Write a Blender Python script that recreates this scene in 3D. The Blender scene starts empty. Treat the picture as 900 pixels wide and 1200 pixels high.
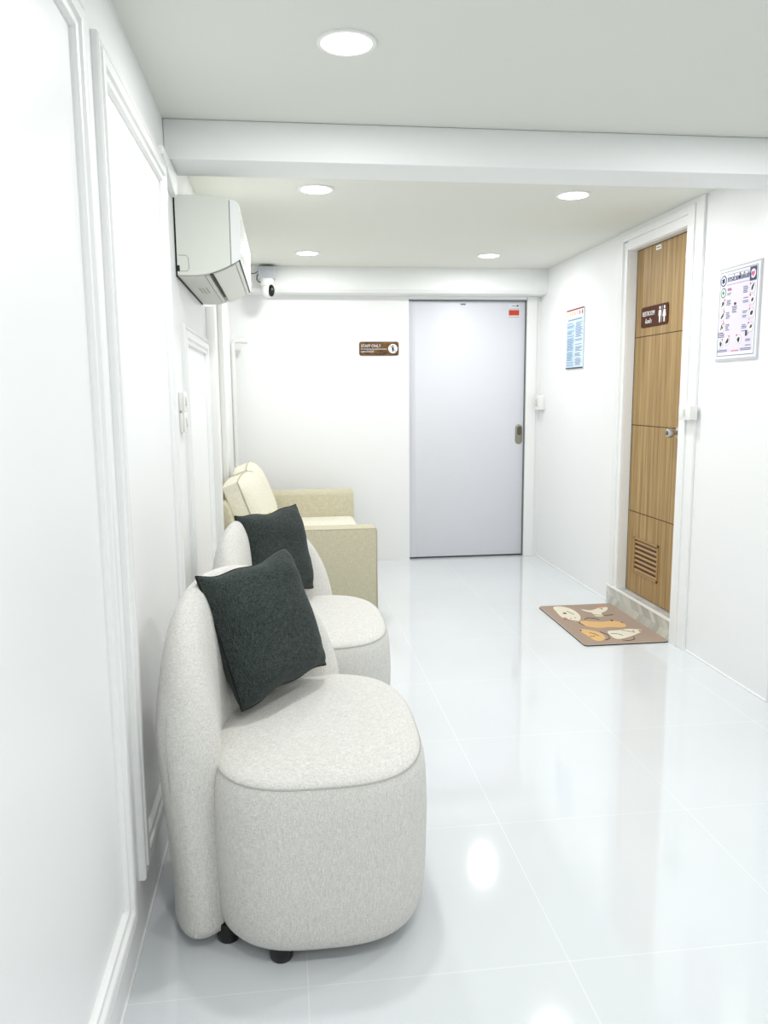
import bpy, bmesh, math, random
from mathutils import Vector, Matrix, noise
random.seed(4)
PI = math.pi
S = bpy.context.scene
COL = S.collection

# ------------------------------------------------------------------ camera, world, exposure
cam_d = bpy.data.cameras.new('camera'); cam = bpy.data.objects.new('camera', cam_d); COL.objects.link(cam)
cam_d.sensor_fit = 'VERTICAL'; cam_d.sensor_height = 24.0
cam_d.lens = 932.92 / 1200 * 24.0
cam_d.clip_start = 0.02
Fv = Vector((0.1217759, 0.98156586, -0.1473061)); Rv = Vector((0.99220007, -0.12436715, -0.00847546)); Uv = Vector((0.02663926, 0.14512502, 0.98905464))
cam.matrix_world = Matrix(((Rv.x, Uv.x, -Fv.x, 0), (Rv.y, Uv.y, -Fv.y, 0), (Rv.z, Uv.z, -Fv.z, 1.2995), (0, 0, 0, 1)))
S.camera = cam
S.view_settings.view_transform = 'Standard'
S.view_settings.look = 'None'
S.view_settings.gamma = 1.0
S.view_settings.use_curve_mapping = False
S.view_settings.exposure = 0.0
w = bpy.data.worlds.new('world'); S.world = w; w.use_nodes = True
w.node_tree.nodes['Background'].inputs[0].default_value = (0.9, 0.95, 1, 1)
w.node_tree.nodes['Background'].inputs[1].default_value = 0.3

LAMP_W = 8.5        # watts of every ceiling downlight
DIFF_E = 4.0         # glow of its diffuser
XL, XR, YB, YN, H = -0.372, 1.984, 6.084, -1.3, 2.206
XF = 2.75            # right side of the front bay, outside the frame

# ------------------------------------------------------------------ materials
def srgb(r, g, b):
    f = lambda c: (c / 255 / 12.92) if c / 255 <= .04045 else ((c / 255 + .055) / 1.055) ** 2.4
    return (f(r), f(g), f(b), 1)

def mat(name, col, rough=.5, metal=0, spec=.5, coat=0, coat_r=.1):
    m = bpy.data.materials.new(name); m.use_nodes = True
    b = m.node_tree.nodes['Principled BSDF']
    b.inputs['Base Color'].default_value = col
    b.inputs['Roughness'].default_value = rough
    b.inputs['Metallic'].default_value = metal
    b.inputs['Specular IOR Level'].default_value = spec
    b.inputs['Coat Weight'].default_value = coat
    b.inputs['Coat Roughness'].default_value = coat_r
    return m

def N(m, t): return m.node_tree.nodes.new(t)
def L(m, a, b): m.node_tree.links.new(a, b)
def P(m): return m.node_tree.nodes['Principled BSDF']

def ramp(m, fac, stops):
    r = N(m, 'ShaderNodeValToRGB')
    while len(r.color_ramp.elements) < len(stops): r.color_ramp.elements.new(.5)
    for e, (p, c) in zip(r.color_ramp.elements, stops): e.position = p; e.color = c
    L(m, fac, r.inputs[0]); return r.outputs[0]

def bump(m, h, s=.2, d=.002):
    b = N(m, 'ShaderNodeBump'); b.inputs['Strength'].default_value = s; b.inputs['Distance'].default_value = d
    L(m, h, b.inputs['Height']); L(m, b.outputs[0], P(m).inputs['Normal']); return b

def obj_coords(m, scale=(1, 1, 1), rot=(0, 0, 0)):
    t = N(m, 'ShaderNodeTexCoord'); mp = N(m, 'ShaderNodeMapping')
    mp.inputs['Scale'].default_value = scale; mp.inputs['Rotation'].default_value = rot
    L(m, t.outputs['Object'], mp.inputs[0]); return mp.outputs[0]

def noise_tex(m, vec, sc, det=3, rough=.5):
    n = N(m, 'ShaderNodeTexNoise'); n.inputs['Scale'].default_value = sc; n.inputs['Detail'].default_value = det
    n.inputs['Roughness'].default_value = rough; L(m, vec, n.inputs['Vector']); return n.outputs['Fac']

def mixv(m, a, b, op='ADD', k=None):
    n = N(m, 'ShaderNodeMath'); n.operation = op; L(m, a, n.inputs[0])
    if k is None: L(m, b, n.inputs[1])
    else: n.inputs[1].default_value = k
    return n.outputs[0]

def paint(name, col, rough, coat=0, coat_r=.2):
    m = mat(name, col, rough, coat=coat, coat_r=coat_r)
    v = obj_coords(m)
    bump(m, noise_tex(m, v, 60, 3), .03, .001)
    return m

M = {}
M['wall'] = paint('wall_paint', srgb(244, 245, 245), .4, .12, .3)
M['ceiling'] = paint('ceiling_paint', srgb(229, 231, 223), .8)
M['beam'] = paint('beam_paint', srgb(244, 246, 245), .55)
M['moulding'] = paint('moulding_paint', srgb(243, 244, 243), .4, .2, .15)

def floor_mat():
    m = mat('glossy_floor_tile', srgb(236, 240, 243), .05, spec=.6, coat=.3, coat_r=.04)
    t = N(m, 'ShaderNodeTexCoord'); sep = N(m, 'ShaderNodeSeparateXYZ'); L(m, t.outputs['Object'], sep.inputs[0])
    def line(out, off):
        a = mixv(m, out, None, 'SUBTRACT', off)
        a = mixv(m, a, None, 'DIVIDE', .6)
        a = mixv(m, a, None, 'FRACT', 0)
        a = mixv(m, a, None, 'SUBTRACT', .5)
        a = mixv(m, a, None, 'ABSOLUTE', 0)
        return mixv(m, a, None, 'GREATER_THAN', .5 - .0013 / .6)
    g = mixv(m, line(sep.outputs[0], .02), line(sep.outputs[1], 1.6), 'MAXIMUM')
    c = ramp(m, noise_tex(m, t.outputs['Object'], 1.3, 2), [(.3, srgb(220, 224, 226)), (.7, srgb(226, 230, 233))])
    mx = N(m, 'ShaderNodeMix'); mx.data_type = 'RGBA'
    L(m, g, mx.inputs['Factor']); L(m, c, mx.inputs['A']); mx.inputs['B'].default_value = srgb(236, 238, 239)
    L(m, mx.outputs['Result'], P(m).inputs['Base Color'])
    r = N(m, 'ShaderNodeMapRange'); L(m, g, r.inputs[0]); r.inputs[3].default_value = .075; r.inputs[4].default_value = .14
    L(m, r.outputs[0], P(m).inputs['Roughness'])
    return m
M['floor'] = floor_mat()

def fabric(name, dark, light, thread=420, rough=.95, bs=.5, blot=0.25, sheen=.15):
    m = mat(name, light, rough, spec=.15)
    a = noise_tex(m, obj_coords(m, (thread, thread, thread * .12)), 1, 2, .6)
    b = noise_tex(m, obj_coords(m, (thread * .12, thread, thread)), 1, 2, .6)
    c = noise_tex(m, obj_coords(m, (thread, thread * .12, thread)), 1, 2, .6)
    s = mixv(m, mixv(m, a, b), c)
    s = mixv(m, s, None, 'DIVIDE', 3)
    L(m, ramp(m, s, [(.38, dark), (.62, light)]), P(m).inputs['Base Color'])
    bump(m, s, bs, .0022)
    P(m).inputs['Sheen Weight'].default_value = sheen
    return m
M['linen'] = fabric('light_grey_linen', srgb(197, 196, 190), srgb(235, 233, 228), 480)
M['charcoal'] = fabric('charcoal_fabric', srgb(12, 18, 17), srgb(74, 83, 80), 500, bs=.6, sheen=.08)
M['cream'] = fabric('cream_fabric', srgb(184, 178, 152), srgb(212, 206, 182), 260, bs=.3)
M['cream_light'] = fabric('pale_cream_fabric', srgb(221, 217, 197), srgb(240, 237, 220), 260, bs=.3)
M['cream_pipe'] = mat('cream_piping', srgb(192, 187, 163), .8)
M['linen_seam'] = mat('linen_seam', srgb(184, 182, 175), .9)
M['black_plastic'] = mat('black_plastic', srgb(12, 13, 14), .3)
M['charcoal_seam'] = mat('charcoal_seam', srgb(18, 21, 22), .9)
M['white_plastic'] = mat('white_plastic', srgb(238, 239, 235), .32)
M['ac_body'] = mat('ac_plastic', srgb(226, 228, 220), .38)
M['ac_front'] = mat('ac_front_plastic', srgb(243, 245, 243), .2, coat=.3)
M['ac_grey'] = mat('ac_grey_plastic', srgb(205, 208, 201), .42)
M['dark_gap'] = mat('dark_gap', srgb(22, 24, 24), .7)
M['gap_grey'] = mat('grey_gap', srgb(120, 124, 122), .7)
M['door_panel'] = mat('sliding_door_panel', srgb(222, 223, 229), .45)
M['door_edge'] = mat('sliding_door_edge', srgb(150, 160, 165), .45)
M['steel'] = mat('brushed_steel', srgb(150, 148, 136), .35, metal=.8)
M['chrome'] = mat('chrome', srgb(205, 207, 205), .15, metal=1)
M['red'] = mat('red_print', srgb(196, 62, 34), .5)
M['white_print'] = mat('white_print', srgb(246, 246, 246), .5)
M['grey_print'] = mat('grey_print', srgb(110, 120, 128), .6)
M['grey_box'] = mat('grey_box_plastic', srgb(186, 190, 195), .5)
M['cable'] = mat('black_cable', srgb(28, 28, 28), .5)
M['yellow'] = mat('yellow_cloth', srgb(226, 205, 84), .8)

def wood(name, c0, c1, c2):
    m = mat(name, c1, .5, spec=.25)
    v = obj_coords(m, (9, 22, .55))
    a = noise_tex(m, v, 3.2, 6, .62)
    v2 = obj_coords(m, (10, 160, 1.6))
    b = noise_tex(m, v2, 1.0, 3, .6)
    s = mixv(m, mixv(m, a, None, 'MULTIPLY', .62), mixv(m, b, None, 'MULTIPLY', .38))
    L(m, ramp(m, s, [(.34, c0), (.5, c1), (.66, c2)]), P(m).inputs['Base Color'])
    bump(m, s, .06, .001)
    return m
M['wood'] = wood('oak_laminate', srgb(128, 101, 60), srgb(166, 136, 90), srgb(190, 163, 116))
M['wood_slat'] = mat('oak_slat', srgb(166, 131, 84), .5)
M['wood_dark'] = mat('oak_groove', srgb(88, 62, 34), .7)
M['sign_brown'] = mat('brown_sign', srgb(80, 42, 22), .55, spec=.12)
def grain_sign():
    m = mat('wood_grain_sign', srgb(120, 78, 30), .3, coat=.3)
    a = noise_tex(m, obj_coords(m, (14, 14, 60)), 1, 4, .6)
    L(m, ramp(m, a, [(.36, srgb(36, 24, 14)), (.5, srgb(100, 64, 22)), (.66, srgb(136, 90, 32))]), P(m).inputs['Base Color'])
    return m
M['sign_wood'] = grain_sign()

def chevron_mat():
    m = mat('chevron_tile', srgb(200, 201, 192), .35)
    t = N(m, 'ShaderNodeTexCoord'); sp = N(m, 'ShaderNodeSeparateXYZ'); L(m, t.outputs['Object'], sp.inputs[0])
    # zigzag rows: fold z, then slide along y
    f = mixv(m, mixv(m, sp.outputs[2], None, 'DIVIDE', .058), None, 'PINGPONG', 1)
    y = mixv(m, mixv(m, sp.outputs[1], None, 'DIVIDE', .05), f)
    fl = mixv(m, y, None, 'FLOOR', 0)
    zr = mixv(m, mixv(m, sp.outputs[2], None, 'DIVIDE', .058), None, 'FLOOR', 0)
    k = mixv(m, fl, mixv(m, zr, None, 'MULTIPLY', 7.3))
    wn = N(m, 'ShaderNodeTexWhiteNoise'); wn.noise_dimensions = '1D'; L(m, k, wn.inputs['W'])
    L(m, ramp(m, wn.outputs['Value'], [(0, srgb(178, 182, 172)), (1, srgb(222, 222, 213))]), P(m).inputs['Base Color'])
    return m
M['chevron'] = chevron_mat()
def marble():
    m = mat('grey_marble', srgb(200, 202, 204), .2)
    a = noise_tex(m, obj_coords(m, (4, 1.5, 4)), 4, 5, .6)
    L(m, ramp(m, a, [(.35, srgb(176, 178, 182)), (.65, srgb(214, 216, 216))]), P(m).inputs['Base Color'])
    return m
M['marble'] = marble()
M['mat_top'] = mat('taupe_mat', srgb(168, 147, 131), .85)
M['mat_edge'] = mat('mat_rubber', srgb(52, 40, 36), .8)
M['mat_rim'] = mat('mat_rim', srgb(205, 194, 180), .8)
M['p_cream'] = mat('print_cream', srgb(228, 222, 203), .85)
M['p_orange'] = mat('print_orange', srgb(222, 182, 124), .85)
M['p_dark'] = mat('print_dark', srgb(62, 52, 46), .85)
M['p_pink'] = mat('print_pink', srgb(222, 150, 128), .85)
M['paper_blue'] = mat('calendar_paper', srgb(210, 226, 238), .5)
M['paper_white'] = mat('poster_paper', srgb(236, 236, 246), .4)
M['paper_lilac'] = mat('poster_lilac', srgb(226, 220, 240), .4)
M['navy'] = mat('navy_print', srgb(36, 52, 98), .5)
M['blue_text'] = mat('blue_grey_print', srgb(122, 146, 176), .5)
M['black_print'] = mat('black_print', srgb(40, 44, 54), .5)
M['green_print'] = mat('green_print', srgb(52, 128, 104), .5)
M['pink_print'] = mat('pink_print', srgb(214, 92, 128), .5)
M['red_print'] = mat('dark_red_print', srgb(150, 50, 58), .5)
M['skin_print'] = mat('tan_print', srgb(224, 174, 142), .5)
def acrylic():
    m = mat('acrylic_sheet', srgb(240, 242, 246), .15)
    P(m).inputs['Transmission Weight'].default_value = .35
    return m
M['acrylic'] = acrylic()
def emis(name, col, s):
    m = mat(name, srgb(255, 255, 255), .5)
    P(m).inputs['Emission Color'].default_value = col; P(m).inputs['Emission Strength'].default_value = s
    return m
M['glow'] = emis('lamp_diffuser', (1, 1, 1, 1), DIFF_E)

# ------------------------------------------------------------------ mesh helpers
def build(name, bm, m, parent=None, smooth=None, off=None, mats=None):
    if off is not None: bmesh.ops.translate(bm, verts=bm.verts, vec=-Vector(off))
    me = bpy.data.meshes.new(name); bm.normal_update(); bm.to_mesh(me); bm.free()
    for k in (mats or [m]): me.materials.append(k)
    if smooth is not None:
        for p in me.polygons: p.use_smooth = True
        if smooth < 3: me.set_sharp_from_angle(angle=smooth)
    o = bpy.data.objects.new(name, me); COL.objects.link(o)
    if parent: o.parent = parent
    return o

def thing(name, label, cat, loc=(0, 0, 0), rz=0, group=None):
    o = bpy.data.objects.new(name, None); COL.objects.link(o); o.location = loc; o.rotation_euler = (0, 0, rz)
    o.empty_display_size = .05
    return tag(o, label, cat, group)

def tag(o, label, cat, group=None):
    o['label'] = label; o['category'] = cat
    if group: o['group'] = group
    return o

def struct(name, bm, m, parent=None, smooth=None):
    o = build(name, bm, m, parent, smooth)
    if not parent: o['kind'] = 'structure'
    return o

def box(bm, a, b, bev=0, seg=2, mi=0):
    a, b = [min(x, y) for x, y in zip(a, b)], [max(x, y) for x, y in zip(a, b)]
    vs = [bm.verts.new((x, y, z)) for x in (a[0], b[0]) for y in (a[1], b[1]) for z in (a[2], b[2])]
    fs = [(0, 1, 3, 2), (4, 6, 7, 5), (0, 4, 5, 1), (2, 3, 7, 6), (0, 2, 6, 4), (1, 5, 7, 3)]
    F = [bm.faces.new([vs[i] for i in f]) for f in fs]
    for f in F: f.material_index = mi
    if bev:
        bmesh.ops.bevel(bm, geom=list({e for f in F for e in f.edges}), offset=bev, segments=seg, profile=.5, affect='EDGES')
    return F

def prism(bm, pts, vec, bev=0):
    """polygon (3-D points) pushed along vec"""
    vec = Vector(vec)
    a = [bm.verts.new(p) for p in pts]; b = [bm.verts.new(Vector(p) + vec) for p in pts]
    n = len(pts); F = [bm.faces.new(a[::-1]), bm.faces.new(b)]
    for i in range(n): F.append(bm.faces.new((a[i], a[(i + 1) % n], b[(i + 1) % n], b[i])))
    bmesh.ops.recalc_face_normals(bm, faces=F)
    if bev: bmesh.ops.bevel(bm, geom=list({e for f in F[:2] for e in f.edges}), offset=bev, segments=2, profile=.5, affect='EDGES')

def lathe(bm, prof, c=(0, 0, 0), axis='Z', n=40):
    rings = []
    for r, h in prof:
        ring = []
        for i in range(n):
            a = 2 * PI * i / n; u, v = r * math.cos(a), r * math.sin(a)
            p = {'Z': (u, v, h), 'X': (h, u, v), 'Y': (u, h, v)}[axis]
            ring.append(bm.verts.new(Vector(c) + Vector(p)))
        rings.append(ring)
    F = []
    for a, b in zip(rings, rings[1:]):
        for i in range(n): F.append(bm.faces.new((a[i], a[(i + 1) % n], b[(i + 1) % n], b[i])))
    F.append(bm.faces.new(rings[0][::-1])); F.append(bm.faces.new(rings[-1]))
    bmesh.ops.recalc_face_normals(bm, faces=F)

def tube(bm, pts, r, n=8, closed=False):
    pts = [Vector(p) for p in pts]; rings = []; m = len(pts); up = None
    for i, p in enumerate(pts):
        a = pts[(i - 1) % m] if (closed or i > 0) else p
        b = pts[(i + 1) % m] if (closed or i < m - 1) else p
        t = (b - a).normalized()
        if up is None: up = t.orthogonal().normalized()
        up = (up - t * up.dot(t)).normalized(); s = t.cross(up)
        rings.append([bm.verts.new(p + (up * math.cos(2 * PI * k / n) + s * math.sin(2 * PI * k / n)) * r) for k in range(n)])
    rr = list(zip(rings, rings[1:])) + ([(rings[-1], rings[0])] if closed else [])
    F = []
    for A, B in rr:
        for k in range(n): F.append(bm.faces.new((A[k], A[(k + 1) % n], B[(k + 1) % n], B[k])))
    if not closed: F.append(bm.faces.new(rings[0][::-1])); F.append(bm.faces.new(rings[-1]))
    bmesh.ops.recalc_face_normals(bm, faces=F)

def NB(): return bmesh.new()

def text_mesh(name, s, size, m, parent, mw, ext=.0006, align='LEFT', sx=1):
    cu = bpy.data.curves.new(name, 'FONT'); cu.body = s; cu.size = size; cu.extrude = ext; cu.align_x = align; cu.align_y = 'CENTER'
    cu.resolution_u = 3
    tmp = bpy.data.objects.new(name, cu); COL.objects.link(tmp)
    dg = bpy.context.evaluated_depsgraph_get(); dg.update()
    me = bpy.data.meshes.new_from_object(tmp.evaluated_get(dg)); bpy.data.objects.remove(tmp)
    me.transform(mw @ Matrix.Diagonal((sx, 1, 1, 1)))
    me.materials.clear(); me.materials.append(m)
    o = bpy.data.objects.new(name, me); COL.objects.link(o); o.parent = parent
    return o

# ------------------------------------------------------------------ the room
T = .12
b = NB(); box(b, (XL - T, YN - T, -.1), (XF + T, YB + .3, 0)); struct('floor', b, M['floor'])
b = NB(); box(b, (XL - T, YN - T, H), (XF + T, YB + .3, H + .1)); struct('ceiling', b, M['ceiling'])
b = NB(); box(b, (XL - T, YN - T, 0), (XL, YB + T, H)); struct('wall_left', b, M['wall'])
b = NB(); box(b, (XL, YN - T, 0), (XF + T, YN, H)); struct('wall_front', b, M['wall'])
D0, D1, DT = .956, 1.876, 2.0
# back wall with the sliding door opening
b = NB(); box(b, (XL, YB, 0), (D0, YB + T, H)); box(b, (D1, YB, 0), (XR + T, YB + T, H)); box(b, (D0, YB, DT), (D1, YB + T, H)); struct('wall_back', b, M['wall'])
# right wall with the restroom opening, then the return and the wider front bay
O0, O1, OT, CZ = 3.80, 4.50, 2.095, .118
b = NB(); box(b, (XR, 2.975, 0), (XR + T, O0, H)); box(b, (XR, O1, 0), (XR + T, YB, H)); box(b, (XR, O0, OT), (XR + T, O1, H))
struct('wall_right', b, M['wall'])
b = NB(); box(b, (XR + T, 2.975, 0), (XF + T, 2.975 + T, H)); box(b, (XF, YN, 0), (XF + T, 2.975, H)); struct('wall_side', b, M['wall'])
# beam across the ceiling
b = NB(); box(b, (XL, 2.861, 2.078), (XF, 3.071, H), .006); struct('beam', b, M['beam'], smooth=.6)
# soffit along the back wall
b = NB(); prism(b, [(XL, 5.93, H), (XL, 5.93, 2.05), (XL, 5.95, 2.027), (XL, YB, 2.022), (XL, YB, H)], (XR - XL, 0, 0)); struct('soffit', b, M['beam'])

# mitred moulding frames on the left wall, three ridges in profile
def frame_moulding(name, y0, y1, z0, z1, w=.072, d=.02):
    prof = [(0, 0), (0, d * .62), (.004, d * .8), (.012, d * .8), (.016, d * .5), (.021, d * .5), (.025, d * .95), (.03, d), (.044, d), (.049, d * .92),
            (.052, d * .55), (.057, d * .5), (.060, d * .68), (.068, d * .6), (w, d * .25), (w, 0)]
    b = NB(); R = []
    for o, h in prof:
        R.append([b.verts.new((XL + h, y, z)) for y, z in ((y0 + o, z0 + o), (y1 - o, z0 + o), (y1 - o, z1 - o), (y0 + o, z1 - o))])
    for A, B in zip(R, R[1:]):
        for i in range(4): b.faces.new((A[i], A[(i + 1) % 4], B[(i + 1) % 4], B[i]))
    bmesh.ops.recalc_face_normals(b, faces=b.faces)
    return struct(name, b, M['moulding'])
frame_moulding('trim_1', -.45, 1.705, .125, 2.042)
frame_moulding('trim_2', 1.815, 2.785, .15, 2.042)
frame_moulding('trim_3', 3.10, 4.05, .15, 1.565)
# white joint strips where the walls meet the floor
b = NB(); box(b, (XL, YN, 0), (XL + .005, YB, .005)); struct('trim_4', b, M['moulding'])
b = NB(); box(b, (XR - .008, 2.975, 0), (XR, 3.66, .008)); box(b, (XR - .008, 4.61, 0), (XR, YB, .008)); struct('trim_5', b, M['moulding'])
# sloping corner piece on the wall under the beam
b = NB(); prism(b, [(XL, 2.70, 2.075), (XL, 3.03, 2.075), (XL, 3.03, 2.02), (XL, 2.99, 1.985), (XL, 2.93, 1.99), (XL, 2.80, 2.03), (XL, 2.70, 2.05)], (.02, 0, 0), .003); struct('trim_6', b, M['moulding'])

# ------------------------------------------------------------------ sliding door
root = struct('door_1', *(lambda b: (box(b, (D0 + .004, YB + .03, .014), (D1 - .007, YB + .065, DT - .010), .002), (b, M['door_panel']))[1])(NB()), smooth=.5)
b = NB(); box(b, (D0 + .004, YB + .0295, .014), (D0 + .052, YB + .031, DT - .012)); build('door_stile', b, M['door_edge'] if 0 else mat('door_stile_panel', srgb(215, 216, 222), .45), root)
b = NB(); box(b, (D0, YB + .012, DT - .007), (D1, YB + .075, DT), .001); build('door_track', b, M['door_edge'], root)
b = NB(); box(b, (D1 - .005, YB + .012, 0), (D1, YB + .09, DT - .007)); box(b, (D0, YB + .07, 0), (D1, YB + .09, DT)); build('door_gap', b, M['gap_grey'], root)
# recessed pull: rounded plate with a sunken slot
def stadium(cx, z0, z1, r, y, n=14):
    p = []
    for i in range(n + 1): a = PI * i / n; p.append((cx + r * math.cos(a), y, z1 - r + r * math.sin(a)))
    for i in range(n + 1): a = PI + PI * i / n; p.append((cx + r * math.cos(a), y, z0 + r + r * math.sin(a)))
    return p
hd = NB(); prism(hd, stadium(1.832, .895, 1.05, .028, YB + .026), (0, .006, 0), .001); h_ = build('door_handle', hd, M['steel'], root, smooth=.6)
hd = NB(); prism(hd, stadium(1.836, .965, 1.035, .017, YB + .0248), (0, .002, 0)); build('handle_recess', hd, mat('handle_recess', srgb(96, 92, 78), .4, .6), h_)
# sticker on the door: small grey lettering and a red band
b = NB(); box(b, (1.737, YB + .0285, 1.868), (1.822, YB + .0303, 1.972)); st = build('warning_sticker', b, mat('clear_sticker', srgb(222, 226, 232), .3), root); st['label'] = 'clear sticker with a red band and grey lettering'
b = NB(); box(b, (1.739, YB + .0278, 1.885), (1.820, YB + .029, 1.925)); box(b, (1.739, YB + .0278, 1.932), (1.820, YB + .029, 1.935)); box(b, (1.739, YB + .0278, 1.871), (1.820, YB + .029, 1.874)); build('red_band', b, M['red'], st)
b = NB()
for i in range(9): box(b, (1.763 + i * .0055, YB + .0278, 1.953 + .002 * math.sin(i)), (1.7668 + i * .0055, YB + .029, 1.958 + .002 * math.sin(i)))
lathe(b, [(.008, 0), (.008, .001)], (1.808, YB + .0278, 1.957), 'Y', 16); build('sticker_lettering', b, M['grey_print'], st)
b = NB(); box(b, (1.36, YB + .026, 1.962), (1.40, YB + .031, 1.972), .001); build('door_label', b, M['grey_print'], root)
# casing round the sliding door: head strip and right post
b = NB(); box(b, (D1, YB - .012, 0), (XR - .03, YB, 2.022), .003); box(b, (D0, YB - .006, DT), (D1, YB, 2.022), .002); struct('trim_7', b, M['moulding'])

# ------------------------------------------------------------------ restroom door
XD = 2.03
dz = [CZ + .004, .600, 1.105, 1.604, 2.088]
b = NB(); box(b, (XD + .002, O0 + .03, CZ + .004), (XD + .035, O1 - .008, 2.088)); door = struct('door_2', b, M['wood_dark'])
for i in range(4):
    z0, z1 = dz[i] + (.0025 if i else 0), dz[i + 1] - (.0025 if i < 3 else 0)
    y0, y1 = O0 + .098, O1 - .012
    b = NB()
    if i == 0:   # bottom panel is cut round the louvre
        ly0, ly1, lz0, lz1 = 4.085, 4.395, .245, .455
        box(b, (XD, y0, z0), (XD + .02, ly0, z1)); box(b, (XD, ly1, z0), (XD + .02, y1, z1))
        box(b, (XD, ly0, z0), (XD + .02, ly1, lz0)); box(b, (XD, ly0, lz1), (XD + .02, ly1, z1))
    else: box(b, (XD, y0, z0), (XD + .02, y1, z1), .0015)
    build('door_panel', b, M['wood'], door)
b = NB(); box(b, (XD, O0 + .03, CZ + .004), (XD + .02, O0 + .0955, 2.088), .001); build('door_stile', b, M['wood'], door)
b = NB(); box(b, (XD + .001, O1 - .0115, CZ + .002), (XD + .02, O1 - .004, OT - .004)); box(b, (XD + .001, O0 + .03, 2.0885), (XD + .02, O1 - .004, OT - .004)); build('door_gap', b, M['dark_gap'], door)
lv = NB()
for y0, y1, z0, z1 in ((ly0, ly1, lz0, lz0 + .012), (ly0, ly1, lz1 - .012, lz1), (ly0, ly0 + .014, lz0, lz1), (ly1 - .014, ly1, lz0, lz1)): box(lv, (XD - .006, y0, z0), (XD + .012, y1, z1), .001)
lo = build('louvre_vent', lv, M['wood_slat'], door)
for k in range(7):
    z = lz0 + .022 + k * .0275
    b = NB(); prism(b, [(XD - .005, ly0 + .014, z - .006), (XD - .002, ly0 + .014, z - .010), (XD + .018, ly0 + .014, z + .013), (XD + .015, ly0 + .014, z + .018)], (0, ly1 - ly0 - .028, 0)); build('slat', b, M['wood_slat'], lo)
# knob
b = NB(); lathe(b, [(.032, 0), (.032, -.006), (.026, -.01), (.012, -.014), (.012, -.03), (.024, -.038), (.027, -.052), (.022, -.064), (.008, -.068)], (XD, 3.918, 1.085), 'X', 28)
kn = build('door_knob', b, M['chrome'], door, smooth=.7)
b = NB(); lathe(b, [(.012, -.066), (.012, -.071), (.009, -.073)], (XD, 3.918, 1.085), 'X', 16); build('knob_button', b, mat('knob_button', srgb(120, 120, 116), .3, .8), kn)
b = NB(); box(b, (XD - .0012, 4.205, 2.055), (XD, 4.262, 2.078)); o = build('door_label', b, M['white_print'], door); o['label'] = 'small white label'
b = NB(); 
for k in range(6): box(b, (XD - .0017, 4.214 + k * .007, 2.063), (XD - .001, 4.219 + k * .007, 2.070))
build('label_lettering', b, M['grey_print'], o)
b = NB(); box(b, (XD - .0012, 3.845, 1.99), (XD, 3.915, 2.055)); o = build('door_sticker', b, M['red'], door); o['label'] = 'red and white sticker'
b = NB(); box(b, (XD - .0012, 3.845, 1.955), (XD, 3.93, 1.988)); build('sticker_band', b, M['white_print'], o)

# casing: outer flat band, stepped inner bands (face stands off the wall)
def casing(y0, y1, z1, w, x0, x1, b):
    box(b, (x0, y0, 0), (x1, y0 + w, z1), .002); box(b, (x0, y1 - w, 0), (x1, y1, z1), .002); box(b, (x0, y0 + w, z1 - w), (x1, y1 - w, z1), .002)
b = NB()
box(b, (XR - .014, 3.66, 0), (XR, 3.735, H), .002); box(b, (XR - .022, 3.735, 0), (XR + .012, O0, OT + .085), .002)
box(b, (XR - .014, 4.575, CZ), (XR, 4.62, H), .002); box(b, (XR - .022, 4.545, CZ), (XR, 4.575, OT + .085), .003); box(b, (XR - .012, O1, CZ), (XR, 4.545, OT + .045), .002)
box(b, (XR - .014, 3.735, OT + .085), (XR, 4.575, H), .002); box(b, (XR - .022, O0, OT + .05), (XR, 4.545, OT + .085), .003); box(b, (XR - .012, O0, OT), (XR, O1, OT + .05), .002)
box(b, (XR, O1 - .004, CZ), (XD + .03, O1, OT)); box(b, (XR, O0, CZ), (XD + .03, O0 + .02, OT)); box(b, (XR, O0, OT - .004), (XD + .03, O1, OT))
struct('trim_8', b, M['moulding'])
# curb: tiled riser, white edge, marble sill
b = NB(); box(b, (XR - .02, O0, 0), (XR - .002, 4.62, CZ - .006)); curb = struct('door_curb', b, M['chevron'])
b = NB(); box(b, (XR - .024, O0, CZ - .008), (XR - .006, 4.622, CZ + .002), .002); build('curb_edge', b, M['white_plastic'], curb)
b = NB(); box(b, (XR - .006, O0, CZ - .012), (XD + .05, O1 + .1, CZ)); build('curb_sill', b, M['marble'], curb)
b = NB(); box(b, (XR, O0, 0), (XR + T, O1, CZ - .01)); build('curb_fill', b, M['wall'], curb)

# ------------------------------------------------------------------ downlights
def downlight(x, y, r, label):
    t = thing('downlight', label, 'ceiling light', (x, y, H), 0, 'round downlights in the ceiling')
    b = NB(); lathe(b, [(r * .80, -.001), (r * .84, -.006), (r * .97, -.006), (r, -.003), (r, 0)], (0, 0, 0), 'Z', 48); build('rim', b, M['white_plastic'], t, smooth=.8)
    b = NB(); lathe(b, [(r * .82, -.0035), (r * .80, -.0078), (r * .5, -.0086), (.001, -.0088)], (0, 0, 0), 'Z', 48); build('diffuser', b, M['glow'], t, smooth=.8)
    ld = bpy.data.lights.new('lamp', 'AREA'); ld.shape = 'DISK'; ld.size = r * 1.6; ld.energy = LAMP_W; ld.color = (.985, .992, 1)
    lo = bpy.data.objects.new('lamp', ld); COL.objects.link(lo); lo.parent = t; lo.location = (0, 0, -.0095)
    return t
downlight(.188, 2.225, .08, 'large round downlight in the front ceiling, nearer than the beam')
downlight(.170, 3.735, .08, 'round downlight just beyond the beam, left of the two there')
downlight(1.363, 3.735, .08, 'round downlight beyond the beam near the restroom door frame')
downlight(.180, 5.37, .08, 'small far round downlight above and near the security camera')
downlight(1.387, 5.375, .08, 'small far round downlight above the sliding door')
FILL_LIGHTS = [(1.62, 2.22), (.188, .45), (1.375, .45), (.6, -.75)]  # unseen downlights added as fill light for the front of the room
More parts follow.
